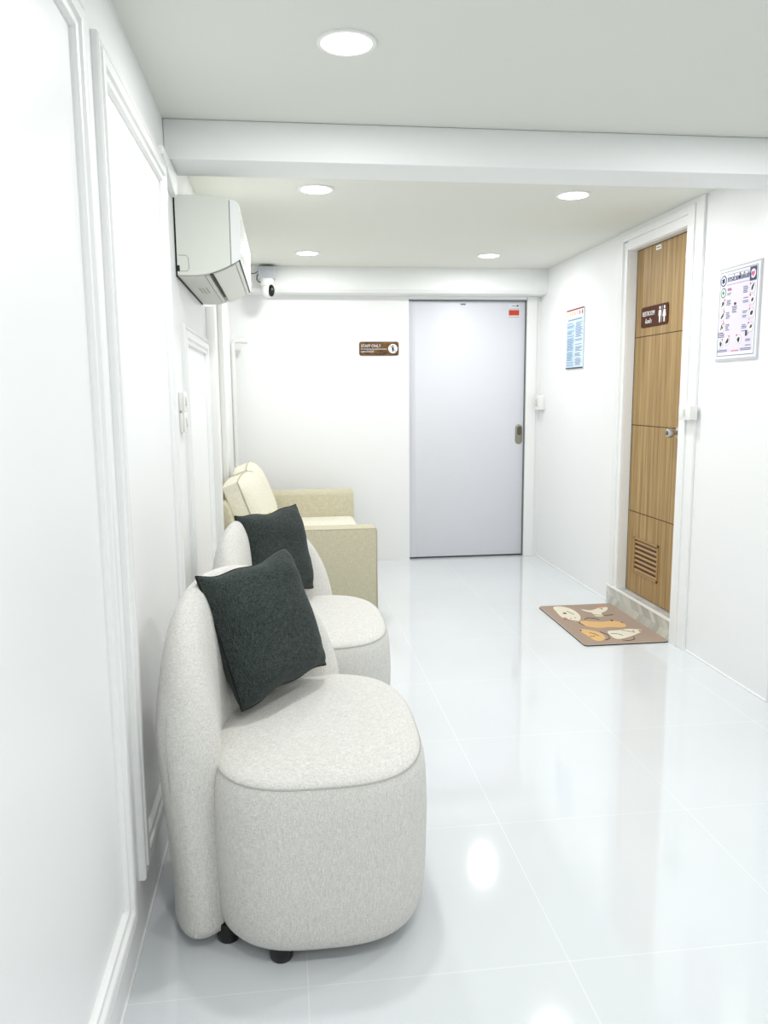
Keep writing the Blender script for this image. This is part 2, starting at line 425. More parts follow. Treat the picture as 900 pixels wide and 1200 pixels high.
FILL_LABELS = ['round downlight in the front ceiling outside the picture, level with the nearest visible one', 'round downlight outside the picture above the viewer, beside the left wall',
    'round downlight outside the picture above and to the right of the viewer', 'round downlight outside the picture in the ceiling behind the viewer']
for (x, y), lb in zip(FILL_LIGHTS, FILL_LABELS): downlight(x, y, .08, lb)

# ------------------------------------------------------------------ air conditioner
AY0, AY1 = 3.032, 3.972
ac = thing('air_conditioner', 'white wall-mounted air conditioner high on the left wall beyond the beam', 'air conditioner', (XL, AY0, 1.7))
def acp(dx, z): return (XL + dx, 0, z)
def prof(x0, x1, n, dz=0):
    """points along the curved bottom of the unit from x0 to x1"""
    out = []
    for i in range(n + 1):
        x = x0 + (x1 - x0) * i / n
        out.append((x, 1.728 + dz + .060 * max(0, (x - .06) / .174) ** 1.9))
    return out
def acpart(name, pts, y0, y1, m, parent, bev=.0, sm=.35):
    b = NB(); prism(b, [(XL + x, y0, z) for x, z in pts], (0, y1 - y0, 0), bev); return build(name, b, m, parent, smooth=sm, off=ac.location if parent == ac else ac.location)
acpart('housing', prof(.006, .196, 14)[::1] + [(.196, 1.996), (.17, 2.001), (.10, 2.006), (.006, 2.006)], AY0, AY1, M['ac_body'], ac, .002)
acpart('seam_gap', prof(.19, .202, 2, .003) + [(.202, 1.990), (.19, 1.99)], AY0 + .003, AY1 - .003, M['gap_grey'], ac)
fp = acpart('front_panel', prof(.1985, .230, 5) + [(.2345, 1.800), (.2345, 1.965), (.231, 1.978), (.222, 1.988), (.1985, 1.995)], AY0, AY1, M['ac_front'], ac, .002)
acpart('back_plate', [(.0, 1.724), (.006, 1.724), (.006, 2.0), (.0, 2.0)], AY0 + .004, AY1 - .004, M['dark_gap'], ac)
# underside: tray, long outlet slot, closing flap with dark joint lines
acpart('tray', prof(.012, .100, 8, -.0035) + prof(.100, .012, 8, .002), AY0 + .012, AY1 - .012, M['ac_grey'], ac)
acpart('outlet_ridge', prof(.104, .117, 3, -.006) + prof(.117, .104, 3, .002), AY0 + .02, AY1 - .05, M['ac_grey'], ac)
acpart('outlet_slot', prof(.119, .130, 3, -.0025) + prof(.130, .119, 3, .003), AY0 + .02, AY1 - .22, M['dark_gap'], ac)
acpart('slot_end', prof(.119, .130, 3, -.0022) + prof(.130, .119, 3, .003), AY1 - .22, AY1 - .08, mat('slot_end_plastic', srgb(150, 154, 146), .5), ac)
fl = acpart('flap', prof(.134, .209, 9, -.0045) + prof(.216, .133, 9, .002), AY0 + .022, AY1 - .022, M['ac_body'], ac)
acpart('flap_joint', prof(.2255, .2295, 2, -.002) + prof(.2295, .2255, 2, .003), AY0 + .012, AY1 - .008, M['dark_gap'], ac)
acpart('flap_joint', prof(.2105, .2125, 2, -.002) + prof(.2125, .2105, 2, .003), AY0 + .03, AY1 - .03, M['gap_grey'], ac)
acpart('front_lip', prof(.2145, .223, 3, -.005) + prof(.223, .2145, 3, .002), AY0 + .014, AY1 - .01, M['ac_body'], ac)
for y in (AY0 + .013, AY1 - .014): acpart('flap_joint', prof(.131, .226, 8, -.0015) + prof(.226, .131, 8, .003), y, y + .004, M['gap_grey'], ac)
b = NB(); tube(b, [Vector((XL + x, AY0 - .0003, z)) for x, z in ((.012, 1.797), (.038, 1.797), (.046, 1.79), (.048, 1.752), (.042, 1.742), (.012, 1.741))], .0008, 6); build('cover_outline', b, M['gap_grey'], ac, off=ac.location)
b = NB(); box(b, (XL + .005, AY0 - .001, 1.741), (XL + .015, AY0 + .004, 1.762)); build('drain_hole', b, M['dark_gap'], ac, off=ac.location)
b = NB()
for r_ in range(3):
    for k in range(6):
        x = .045 + r_ * .014; y = AY0 + .33 + k * .03 + .01 * (r_ % 2)
        z = prof(x, x + .001, 1, -.0042)[0][1]; box(b, (XL + x, y, z), (XL + x + .007, y + .018, z + .0008))
build('print_marks', b, mat('faint_print', srgb(176, 180, 174), .6), ac, off=ac.location)

# ------------------------------------------------------------------ trunking and pipe beyond the air conditioner
b = NB(); box(b, (XL, 4.14, 0.0), (XL + .045, 4.215, 1.735), .004); tag(build('pipe_trunking', b, M['white_plastic'], smooth=.5), 'white square trunking running down the wall below the air conditioner', 'trunking')
b = NB(); box(b, (XL, 4.86, 0), (XL + .03, 4.92, 2.2), .004); tag(build('wall_conduit', b, M['white_plastic'], smooth=.5), 'slim white conduit up the left wall above the sofa', 'conduit')
b = NB(); tube(b, [(XL + .018, 5.98, 0), (XL + .018, 5.98, 1.655), (XL + .024, 5.98, 1.675), (XL + .04, 5.98, 1.685), (XL + .12, 5.98, 1.685)], .016, 16)
pp = tag(build('drain_pipe', b, M['white_plastic'], smooth=.8), 'slim white pipe in the far left corner with an elbow at its top', 'pipe')
b = NB(); tube(b, [(XL + .085, 5.98, 1.685), (XL + .125, 5.98, 1.685)], .021, 16); build('pipe_cap', b, M['white_plastic'], pp, smooth=.8)

# ------------------------------------------------------------------ switches
def switch(cx, cy, cz, w_, h_, d, side, label, nrock=1, depth=None):
    """box on a side wall; side=+1 stands off the left wall, -1 off the right wall"""
    t = thing('light_switch', label, 'switch', (cx, cy, cz))
    b = NB(); box(b, (0, -w_ / 2, -h_ / 2), (side * d, w_ / 2, h_ / 2), .003); build('back_box', b, M['white_plastic'], t, smooth=.5)
    b = NB(); box(b, (side * d, -w_ / 2 - .0015, -h_ / 2 - .0015), (side * (d + .006), w_ / 2 + .0015, h_ / 2 + .0015), .002); build('face_plate', b, M['white_plastic'], t, smooth=.5)
    for k in range(nrock):
        y = (k - (nrock - 1) / 2) * .028
        b = NB(); prism(b, [(side * (d + .006), y - .009, -h_ * .24), (side * (d + .011), y - .009, -h_ * .24), (side * (d + .007), y - .009, h_ * .24), (side * (d + .006), y - .009, h_ * .24)], (0, .018, 0)); build('rocker', b, M['ac_grey'], t)
    return t
switch(XR - .014, 3.684, 1.195, .108, .068, .034, -1, 'white surface-mounted light switch box beside the restroom door frame')
switch(XR, 5.985, 1.222, .09, .112, .045, -1, 'white tall switch box at the far right corner beside the sliding door', 2)
switch(XL, 2.99, 1.277, .075, .068, .014, 1, 'upper of two small white switches on the left wall under the air conditioner')
switch(XL, 2.99, 1.202, .075, .070, .014, 1, 'lower of two small white switches on the left wall under the air conditioner')

# ------------------------------------------------------------------ security camera
cc = thing('security_camera', 'small white dome camera with black lens hanging from a grey box on the far ceiling', 'camera', (-.092, 5.86, 2.0))
b = NB(); box(b, (-.06, -.03, .105), (.06, .07, .19), .006); gb = build('junction_box', b, M['grey_box'], cc, smooth=.5)
b = NB(); box(b, (-.048, -.0315, .118), (.048, -.029, .178), .001); build('box_lid', b, mat('grey_lid', srgb(178, 182, 188), .5), gb, smooth=.5)
b = NB(); lathe(b, [(.046, .107), (.05, .10), (.05, .08), (.044, .06), (.03, .055)], (0, 0, 0), 'Z', 32); build('camera_base', b, M['white_plastic'], cc, smooth=.8)
b = NB(); bmesh.ops.create_uvsphere(b, u_segments=32, v_segments=20, radius=.047); bmesh.ops.scale(b, vec=(1, 1, 1.12), verts=b.verts); bmesh.ops.translate(b, verts=b.verts, vec=(.004, 0, .028)); build('camera_head', b, M['white_plastic'], cc, smooth=3.2)
b = NB(); bmesh.ops.create_uvsphere(b, u_segments=24, v_segments=16, radius=.037); bmesh.ops.scale(b, vec=(.62, .6, 1.12), verts=b.verts); bmesh.ops.translate(b, verts=b.verts, vec=(.029, -.034, .022)); build('camera_lens', b, M['black_plastic'], cc, smooth=3.2)
b = NB(); tube(b, [(-.058, -.02, .14), (-.068, -.03, .12), (-.07, -.03, .10), (-.062, -.03, .085), (-.045, -.02, .08)], .0035, 8)
tube(b, [(-.058, -.02, .155), (-.08, -.02, .142), (-.11, -.01, .14), (-.14, .0, .15), (-.18, .0, .165), (-.277, .0, .17)], .003, 8); build('camera_cable', b, M['cable'], cc, smooth=.9)

# ------------------------------------------------------------------ door signs
def rrect(w_, h_, r, n=6):
    p = []
    for cx, cy, a0 in ((w_ / 2 - r, h_ / 2 - r, 0), (-w_ / 2 + r, h_ / 2 - r, 90), (-w_ / 2 + r, -h_ / 2 + r, 180), (w_ / 2 - r, -h_ / 2 + r, 270)):
        for i in range(n + 1):
            a = math.radians(a0 + 90 * i / n); p.append((cx + r * math.cos(a), cy + r * math.sin(a)))
    return p
# a sign's own frame: local x runs along the writing, local y up, local z out of the wall
BACK = lambda x, z: Matrix(((1, 0, 0, 0), (0, 0, -1, 0), (0, 1, 0, 0), (0, 0, 0, 1)))     # facing -Y
RIGHT = Matrix(((0, 0, -1, 0), (-1, 0, 0, 0), (0, 1, 0, 0), (0, 0, 0, 1)))               # facing -X (writing runs towards -Y)
BACKM = Matrix(((1, 0, 0, 0), (0, 0, -1, 0), (0, 1, 0, 0), (0, 0, 0, 1)))
def flat(name, polys, z0, z1, m, parent, mw, bev=0):
    b = NB()
    for p in polys: prism(b, [(x, y, z0) for x, y in p], (0, 0, z1 - z0), bev)
    bmesh.ops.transform(b, matrix=mw, verts=b.verts)
    return build(name, b, m, parent)
def disc(cx, cy, r, n=20, ry=None): return [(cx + r * math.cos(2 * PI * i / n), cy + (ry or r) * math.sin(2 * PI * i / n)) for i in range(n)]
def rect(x0, y0, x1, y1): return [(x0, y0), (x1, y0), (x1, y1), (x0, y1)]
def Tr(x, y, z=0): return Matrix.Translation((x, y, z))

sg = thing('staff_only_sign', 'small wood-grain STAFF ONLY sign on the back wall left of the sliding door', 'sign', (.727, YB, 1.634))
flat('sign_plate', [rrect(.30, .103, .016)], 0, .006, M['sign_wood'], sg, BACKM, .001)
text_mesh('english_lettering', 'STAFF ONLY', .031, M['white_print'], sg, BACKM @ Tr(-.136, .019, .0066), sx=.86)
flat('divider_line', [rect(-.138, -.0045, .058, -.0015)], .006, .0068, M['white_print'], sg, BACKM)
text_mesh('thai_lettering', 'เฉพาะเจ้าหน้าที่', .021, M['white_print'], sg, BACKM @ Tr(-.136, -.022, .0066), sx=.8)
em = flat('emblem_disc', [disc(.105, 0, .035, 32)], .006, .0072, M['white_print'], sg, BACKM)
flat('person_symbol', [disc(.105, .019, .0062, 14), [(.0965, .010), (.1135, .010), (.1115, -.006), (.1085, -.024), (.1015, -.024), (.0985, -.006)], [(.083, .022), (.086, .025), (.128, -.022), (.125, -.025)]], .0072, .0078, M['black_print'], em, BACKM)

rs = thing('restroom_sign', 'brown RESTROOM sign with two white figures on the wooden door', 'sign', (XD, 4.247, 1.708))
flat('sign_plate', [rrect(.32, .112, .018)], 0, .005, M['sign_brown'], rs, RIGHT, .001)
text_mesh('english_lettering', 'RESTROOM', .036, M['white_print'], rs, RIGHT @ Tr(-.142, .016, .0056), sx=.80)
text_mesh('thai_lettering', 'ห้องน้ำ', .032, M['white_print'], rs, RIGHT @ Tr(-.105, -.026, .0056), sx=.9)
flat('man_figure', [disc(.068, .036, .0085, 16), [(.055, .024), (.081, .024), (.083, -.006), (.077, -.006), (.075, -.042), (.0695, -.042), (.068, -.012), (.0665, -.042), (.061, -.042), (.059, -.006), (.053, -.006)]], .005, .0058, M['white_print'], rs, RIGHT)
flat('figure_divider', [rect(.0925, -.042, .0945, .046)], .005, .0058, M['white_print'], rs, RIGHT)
flat('woman_figure', [disc(.12, .036, .0085, 16), [(.110, .024), (.130, .024), (.139, -.012), (.128, -.012), (.127, -.042), (.122, -.042), (.12, -.014), (.118, -.042), (.113, -.042), (.112, -.012), (.101, -.012)]], .005, .0058, M['white_print'], rs, RIGHT)

# ------------------------------------------------------------------ calendar poster on the right wall
cp = thing('wall_calendar', 'narrow pale blue printed sheet with dark red top strip on the right wall', 'poster', (XR, 5.322, 1.656))
flat('paper', [rect(-.16, -.2, .16, .2)], 0, .008, M['paper_blue'], cp, RIGHT)
flat('top_strip', [rect(-.16, .19, .16, .2)], .008, .0095, M['red_print'], cp, RIGHT)
flat('bottom_strip', [rect(-.16, -.2, .16, -.191)], .008, .0095, M['black_print'], cp, RIGHT)
flat('header_band', [rect(-.155, .148, .155, .189)], .008, .0088, mat('pale_header', srgb(238, 232, 226), .5), cp, RIGHT)
cols = [srgb(236, 226, 150), srgb(214, 184, 130), srgb(206, 160, 110), srgb(190, 150, 120), srgb(222, 172, 176), srgb(140, 70, 78), srgb(96, 40, 60)]
for i, c in enumerate(cols):
    x = -.135 + i * .045
    flat('header_mark', [rrect(.016, .026, .005)], .0088, .0094, mat('header_mark_colour', c, .5), cp, RIGHT @ Tr(x, .168))
rr = random.Random(7)
def strips(x0, x1, y0, y1, step, th, ragged, rr):
    out = []; y = y1
    while y - th > y0:
        if rr.random() > .12:
            x = x0 + rr.random() * ragged * .3; e = x1 - rr.random() * ragged
            out.append(rect(x, y - th, e, y))
        y -= step
    return out
flat('headline', [rect(-.13, .124, .13, .133)], .008, .0088, M['blue_text'], cp, RIGHT)
flat('printed_columns', strips(-.148, -.008, -.185, .108, .0085, .005, .05, rr) + strips(.008, .148, -.185, .108, .0085, .005, .05, rr), .008, .0087, M['blue_text'], cp, RIGHT)
flat('shaded_column', [rect(-.152, -.185, -.004, .108)], .008, .0083, mat('pale_blue_shade', srgb(186, 208, 230), .5), cp, RIGHT)

# ------------------------------------------------------------------ first aid poster in an acrylic holder
ps = thing('first_aid_poster', 'lilac illustrated first aid poster with navy title in a clear holder', 'poster', (XR, 3.349, 1.636))
W2, H2 = .158, .197
flat('acrylic_holder', [rect(-W2 - .004, -H2 - .008, W2 + .008, H2 + .006)], 0, .006, M['acrylic'], ps, RIGHT)
flat('poster_sheet', [rect(-W2 + .001, -H2 + .001, W2 + .001, H2 - .001)], .006, .0075, M['paper_white'], ps, RIGHT)
flat('lilac_field', [rect(-W2 + .026, -H2 + .03, W2 - .028, H2 - .055)], .0075, .0078, M['paper_lilac'], ps, RIGHT)
fr = []
for (x0, y0, x1, y1) in ((-W2 + .012, -H2 + .014, W2 - .014, -H2 + .016), (-W2 + .012, H2 - .014, W2 - .014, H2 - .012), (-W2 + .012, -H2 + .014, -W2 + .0135, H2 - .012), (W2 - .0155, -H2 + .014, W2 - .014, H2 - .012)): fr.append(rect(x0, y0, x1, y1))
flat('border_line', fr, .0075, .0083, M['black_print'], ps, RIGHT)
em = flat('star_emblem', [disc(-.118, .148, .024, 28)], .0078, .0084, M['navy'], ps, RIGHT)
flat('emblem_ring', [disc(-.118, .148, .0185, 28)], .0084, .0088, M['paper_white'], em, RIGHT)
flat('emblem_star', [[(-.118 + (.013) * math.cos(a) - .0035 * math.sin(a), .148 + .013 * math.sin(a) + .0035 * math.cos(a)), (-.118 + .013 * math.cos(a) + .0035 * math.sin(a), .148 + .013 * math.sin(a) - .0035 * math.cos(a)), (-.118 - .013 * math.cos(a) + .0035 * math.sin(a), .148 - .013 * math.sin(a) - .0035 * math.cos(a)), (-.118 - .013 * math.cos(a) - .0035 * math.sin(a), .148 - .013 * math.sin(a) + .0035 * math.cos(a))] for a in (PI / 2, PI / 6, -PI / 6)], .0088, .0092, M['navy'], em, RIGHT)
text_mesh('thai_title', 'การช่วยฟื้นคืนชีพ', .034, M['navy'], ps, RIGHT @ Tr(-.086, .150, .0085), sx=.80)
flat('title_rules', [rect(-.088, .170, .078, .1715), rect(-.088, .126, .078, .1275)], .0078, .0084, M['black_print'], ps, RIGHT)
em = flat('heart_emblem', [rect(.086, .122, .136, .180)], .0078, .0084, M['navy'], ps, RIGHT)
flat('emblem_oval', [disc(.111, .151, .019, 24)], .0084, .0088, M['paper_white'], em, RIGHT)
flat('emblem_heart', [[(.111, .137), (.099, .150), (.099, .157), (.105, .161), (.111, .156), (.117, .161), (.123, .157), (.123, .150)]], .0088, .0092, M['pink_print'], em, RIGHT)
spots = [(-.116, .096, 0), (-.118, .046, 1), (-.118, -.006, 2), (-.118, -.058, 3), (-.122, -.128, 4), (-.068, -.116, 5), (.026, -.116, 6), (.112, -.07, 7), (.114, -.012, 8), (.114, .044, 9), (.112, .092, 10)]
for x, y, k in spots:
    ring = flat('picture_ring', [disc(x, y, .0205 if k else .022, 22)], .0078, .0081, M['grey_print' if k else 'green_print'], ps, RIGHT)
    if not k: ring['label'] = 'green ring with a green cross'
    flat('picture_ground', [disc(x, y, .0193 if k else .0165, 22)], .0081, .0083, M['white_print'], ring, RIGHT)
    if not k:
        flat('green_cross', [[(-.1195, .086), (-.1125, .086), (-.1125, .0925), (-.106, .0925), (-.106, .0995), (-.1125, .0995), (-.1125, .106), (-.1195, .106), (-.1195, .0995), (-.126, .0995), (-.126, .0925), (-.1195, .0925)]], .0084, .0088, M['green_print'], ring, RIGHT)
        continue
    r3 = random.Random(k)
    for q in range(4):
        a = r3.uniform(0, 6.3); d = r3.uniform(.002, .009); rx = r3.uniform(.0045, .0085)
        cx, cy = x + d * math.cos(a), y + d * math.sin(a)
        flat('picture_figure', [[(cx + rx * math.cos(t) * (1 if q else .8), cy + rx * 1.3 * math.sin(t + .6)) for t in [i * PI / 5 for i in range(10)]]], .0083 + .0001 * q, .0085 + .0001 * q, M['black_print' if q else 'skin_print'], ring, RIGHT)
    flat('number_dot', [disc(x + (.017 if x < 0 else -.017), y + .019, .0045, 12)], .0086, .0089, M['pink_print'], ring, RIGHT)
    if k not in (4, 5, 6): flat('number_dash', [rect(x + (.011 if x < 0 else -.017), y - .028, x + (.015 if x < 0 else -.013), y - .020)], .0086, .0089, M['pink_print'], ring, RIGHT)
tx = []
rr = random.Random(3)
for x, y, k in spots[:4]: tx += strips(x + .03, x + .068, y - .016, y + .014, .0062, .0028, .014, rr)
for x, y, k in spots[7:]: tx += [[(2 * 0 + p[0], p[1]) for p in q] for q in strips(x - .072 + .0, x - .028, y - .018, y + .014, .0062, .0028, .014, rr)]
tx += strips(-.145, -.092, -.105, -.078, .0062, .0028, .01, rr) + strips(.075, .120, -.150, -.118, .0062, .0028, .01, rr) + strips(-.145, -.06, -.168, -.155, .0062, .0028, .01, rr) + strips(.04, .125, -.168, -.155, .0062, .0028, .01, rr) + strips(-.04, .0, .0, .03, .0062, .0028, .01, rr)
flat('text_lines', tx, .0079, .0083, M['navy'], ps, RIGHT)
flat('red_footer', [rect(-.03, -.165, .03, -.161)], .0082, .0085, M['pink_print'], ps, RIGHT)
flat('red_text', strips(-.084, -.048, .098, .112, .0062, .003, .01, rr), .0082, .0085, M['pink_print'], ps, RIGHT)
flat('phone_picture', [rect(.074, -.105, .088, -.082)], .0083, .0087, M['black_print'], ps, RIGHT)
flat('centre_picture', [disc(-.016, .040, .010, 14, .006)], .0083, .0087, M['black_print'], ps, RIGHT)

# ------------------------------------------------------------------ door mat
dm = thing('door_mat', 'taupe mat printed with white and orange dogs on the floor at the restroom door', 'mat', (1.737, 4.18, 0))
MW, ML = .455, .765
def matpart(name, polys, z0, z1, m): return flat(name, polys, z0, z1, m, dm, Matrix.Identity(4))
matpart('rubber_base', [rrect(MW, ML, .02)], .0, .006, M['mat_edge'])
matpart('rim', [rrect(MW, ML, .02)], .006, .0085, M['mat_rim'])
matpart('mat_top', [rrect(MW - .006, ML - .006, .018)], .0085, .0095, M['mat_top'])
# drawings live in mat axes: u = along the length away from the camera (+y), v = towards the door (+x)
def blob(pts, n=4):
    """closed Catmull-Rom through pts"""
    out = []; k = len(pts)
    for i in range(k):
        p0, p1, p2, p3 = [Vector((*pts[(i + j - 1) % k], 0)) for j in range(4)]
        for s_ in range(n):
            t = s_ / n
            q = .5 * ((2 * p1) + (-p0 + p2) * t + (2 * p0 - 5 * p1 + 4 * p2 - p3) * t * t + (-p0 + 3 * p1 - 3 * p2 + p3) * t ** 3)
            out.append((q.x, q.y))
    return out
def outline(name, curves, m, r=.0016, z=.0108):
    b = NB()
    for c in curves: tube(b, [(x, y, z) for x, y in c], r, 5)
    return build(name, b, m, dm)
dogA = [(-.146, .345), (-.085, .344), (-.051, .261), (-.058, .131), (-.106, .032), (-.147, .056), (-.171, .131), (-.164, .24)]
dogB = [(.001, .272), (.042, .240), (.090, .265), (.143, .308), (.171, .284), (.134, .215), (.085, .170), (.075, .110), (.030, .118), (.034, .19), (.014, .215)]
dogC = [(-.100, .030), (-.049, .026), (.016, .002), (.095, .010), (.129, -.055), (.102, -.118), (.023, -.106), (-.052, -.110), (-.104, -.053)]
dogD = [(-.166, -.125), (-.111, -.134), (-.070, -.204), (-.079, -.285), (-.119, -.332), (-.149, -.318), (-.157, -.252)]
dogE = [(-.022, -.179), (.05, -.165), (.105, -.150), (.169, -.177), (.150, -.215), (.115, -.245), (.057, -.285), (-.006, -.315), (-.035, -.290)]
matpart('dog_print', [blob(dogA)], .0095, .0104, M['p_cream'])
matpart('dog_print', [blob(dogB)], .0095, .0104, M['p_cream'])
matpart('dog_print', [blob(dogC)], .0095, .0104, M['p_orange'])
matpart('dog_print', [blob(dogD)], .0095, .0104, M['p_orange'])
matpart('dog_print', [blob(dogE)], .0095, .0104, M['p_cream'])
for x, y, rx, ry in ((-.127, .20, .011, .014), (-.10, .10, .003, .008), (-.13, .09, .003, .008), (.085, .017, .009, .012), (.125, -.03, .005, .008), (.155, -.196, .007, .010), (-.16, -.14, .006, .012), (.125, .262, .005, .008)):
    matpart('eye_print' if rx < .0065 else 'nose_print', [disc(x, y, rx, 12, ry)], .0104, .0112, M['p_dark'])
matpart('collar_print', [[(.09, .285), (.143, .312), (.165, .298), (.12, .275)]], .0104, .0110, M['p_pink'])
matpart('cheek_print', [disc(.12, -.19, .007, 10, .012)], .0104, .0110, M['p_pink'])
matpart('tongue_print', [rect(-.165, .06, -.15, .12)], .0104, .0110, M['p_pink'])
outline('print_lines', [[(-.112, .03), (-.14, .05), (-.172, .09)], [(-.06, .06), (-.03, .09), (.01, .07), (.02, .04)], [(-.105, -.055), (-.115, 0), (-.1, .03)],
    [(-.066, -.18), (-.045, -.24), (-.06, -.30), (-.09, -.32)], [(-.13, -.19), (-.11, -.21), (-.10, -.25)], [(-.15, -.25), (-.13, -.26), (-.12, -.24)],
    [(-.008, -.335), (.026, -.352), (.064, -.331), (.075, -.29)], [(-.02, -.22), (.01, -.23), (.03, -.26)], [(.03, .15), (.06, .125), (.10, .12), (.14, .13)],
    [(.06, -.17), (.09, -.19), (.115, -.22)], [(-.08, .17), (-.09, .20), (-.10, .24)]], M['p_dark'])

# ------------------------------------------------------------------ barrel chairs
def sup(a, e, ax, ay):
    c, s_ = math.cos(a), math.sin(a)
    return ax * math.copysign(abs(c) ** (2 / e), c), ay * math.copysign(abs(s_) ** (2 / e), s_)

CH_ROT = -29.0
_c, _s = math.cos(math.radians(CH_ROT)), math.sin(math.radians(CH_ROT))
def inroom(dx, dy):          # an offset in room axes as the chair's own axes see it
    return dx * _c + dy * _s, -dx * _s + dy * _c
SAX, SAY, SEN = .275, .366, 3.0
def seat_ring(ins, n=72):
    return [inroom(.030 + x, -.035 + y) for x, y in (sup(2 * PI * i / n, SEN, SAX - ins, SAY - ins) for i in range(n))]
def ring_mesh(prof, n=72):
    b = NB(); R = [[b.verts.new((x, y, z)) for x, y in seat_ring(ins)] for z, ins in prof]
    for A, B in zip(R, R[1:]):
        for i in range(n): b.faces.new((A[i], A[(i + 1) % n], B[(i + 1) % n], B[i]))
    b.faces.new(R[0][::-1]); b.faces.new(R[-1])
    bmesh.ops.recalc_face_normals(b, faces=b.faces)
    return b

def chair(loc, rz, label):
    t = thing('accent_chair', label, 'chair', loc, math.radians(rz), 'light grey fabric barrel chairs')
    b = ring_mesh([(.040, .09), (.036, .05), (.037, .034), (.043, .022), (.055, .013), (.075, .008), (.11, .004), (.18, .001), (.28, -.002), (.36, 0), (.405, .004), (.425, .009), (.434, .0135), (.437, .014)])
    build('seat_base', b, M['linen'], t, smooth=3.2)
    b = ring_mesh([(.4365, .014), (.441, .0155), (.447, .022), (.452, .033), (.457, .052), (.461, .08), (.465, .12), (.467, .17), (.468, .22), (.4685, .25)])
    build('seat_cushion', b, M['linen'], t, smooth=3.2)
    b = NB(); tube(b, [(x, y, .4367) for x, y in seat_ring(.0136)], .0012, 6, True); build('seat_seam', b, M['linen_seam'], t)
    # curved back: a rounded arch in elevation bent round the seat, thicker towards its top
    EX, EY, AMAX = .245, .360, math.radians(77)
    W0, ZB, ZT, ZS = 1.0, -.16, .830, .34
    n, m_ = 128, 28
    def edge(a):   # boundary of the arch seen square on, by angle
        c, s_ = math.cos(a), math.sin(a)
        x, y = sup(a, 2.05, W0, ZT - ZS) if s_ >= 0 else sup(a, 7, W0, ZS - ZB)
        return x, ZS + y
    def place(u, off, z):
        a = u * AMAX
        px, py = -EX * math.cos(a), EY * math.sin(a)
        nx, ny = -math.cos(a) / EX, math.sin(a) / EY; l = math.hypot(nx, ny)
        return px + nx / l * off, py + ny / l * off, z
    def offs(z, sg_, hh):     # hh 0..1
        tb = min(1, max(0, (z - .05) / .5)); tb = tb * tb * (3 - 2 * tb)
        c0 = .012 * tb
        half = (.062 + .014 * tb - .022 * min(1, max(0, (z - .5) / .3))) * hh
        return c0 + sg_ * half
    b = NB(); sides = []
    for sg_ in (1, -1):
        rows = []
        for j in range(m_ + 1):
            q = j / m_; q = 1 - (1 - q) ** 2.0
            row = []
            for i in range(n):
                ex, ez = edge(2 * PI * i / n)
                z = max(ZS + (ez - ZS) * q, .036)
                k_ = min(1, max(0, (z - .10) / .5)); hh = math.sqrt(max(0, 1 - q ** (22 - 14 * k_)))
                row.append(place(ex * q, offs(z, sg_, hh), z))
            rows.append(row)
        sides.append(rows)
    vs = []
    for k, rows in enumerate(sides):
        V = [[b.verts.new(rows[0][0])]]
        for j in range(1, m_ + 1):
            V.append(vs[0][m_] if (k and j == m_) else [b.verts.new(p) for p in rows[j]])
        for i in range(n): b.faces.new((V[0][0], V[1][i], V[1][(i + 1) % n]))
        for j in range(1, m_):
            for i in range(n): b.faces.new((V[j][i], V[j + 1][i], V[j + 1][(i + 1) % n], V[j][(i + 1) % n]))
        vs.append(V)
    bmesh.ops.recalc_face_normals(b, faces=b.faces)
    build('backrest', b, M['linen'], t, smooth=3.2)
    # seam down the outside of the near and far ends
    for s_ in (-1, 1):
        b = NB(); pts = [place(s_ * .86, offs(z, 1, .93), z) for z in [.08 + .50 * i / 23 for i in range(24)]]
        tube(b, pts, .0009, 5); build('back_seam', b, M['linen_seam'], t)
    for dx, dy in ((-.197, -.250), (-.070, -.335), (.20, -.255), (.235, .18), (.09, .285), (-.255, .05)):
        x, y = inroom(dx, dy)
        b = NB(); lathe(b, [(.024, 0), (.0265, .004), (.028, .02), (.028, .05)], (x, y, 0), 'Z', 28); build('leg', b, M['black_plastic'], t, smooth=.7)
    return t
def dup(root, loc, rz, label):
    r = root.copy(); COL.objects.link(r); r.location = loc; r.rotation_euler = (0, 0, math.radians(rz)); r['label'] = label
    for ch in [o for o in bpy.data.objects if o.parent == root]:
        c = ch.copy(); COL.objects.link(c); c.parent = r
    return r
C1 = (.032, 2.040, 0)
c1 = chair(C1, CH_ROT, 'nearest light grey fabric barrel chair, shown whole, black legs visible')
dup(c1, (.070, 3.01, 0), CH_ROT, 'second light grey barrel chair, partly hidden behind the nearest chair, before the cream sofa')

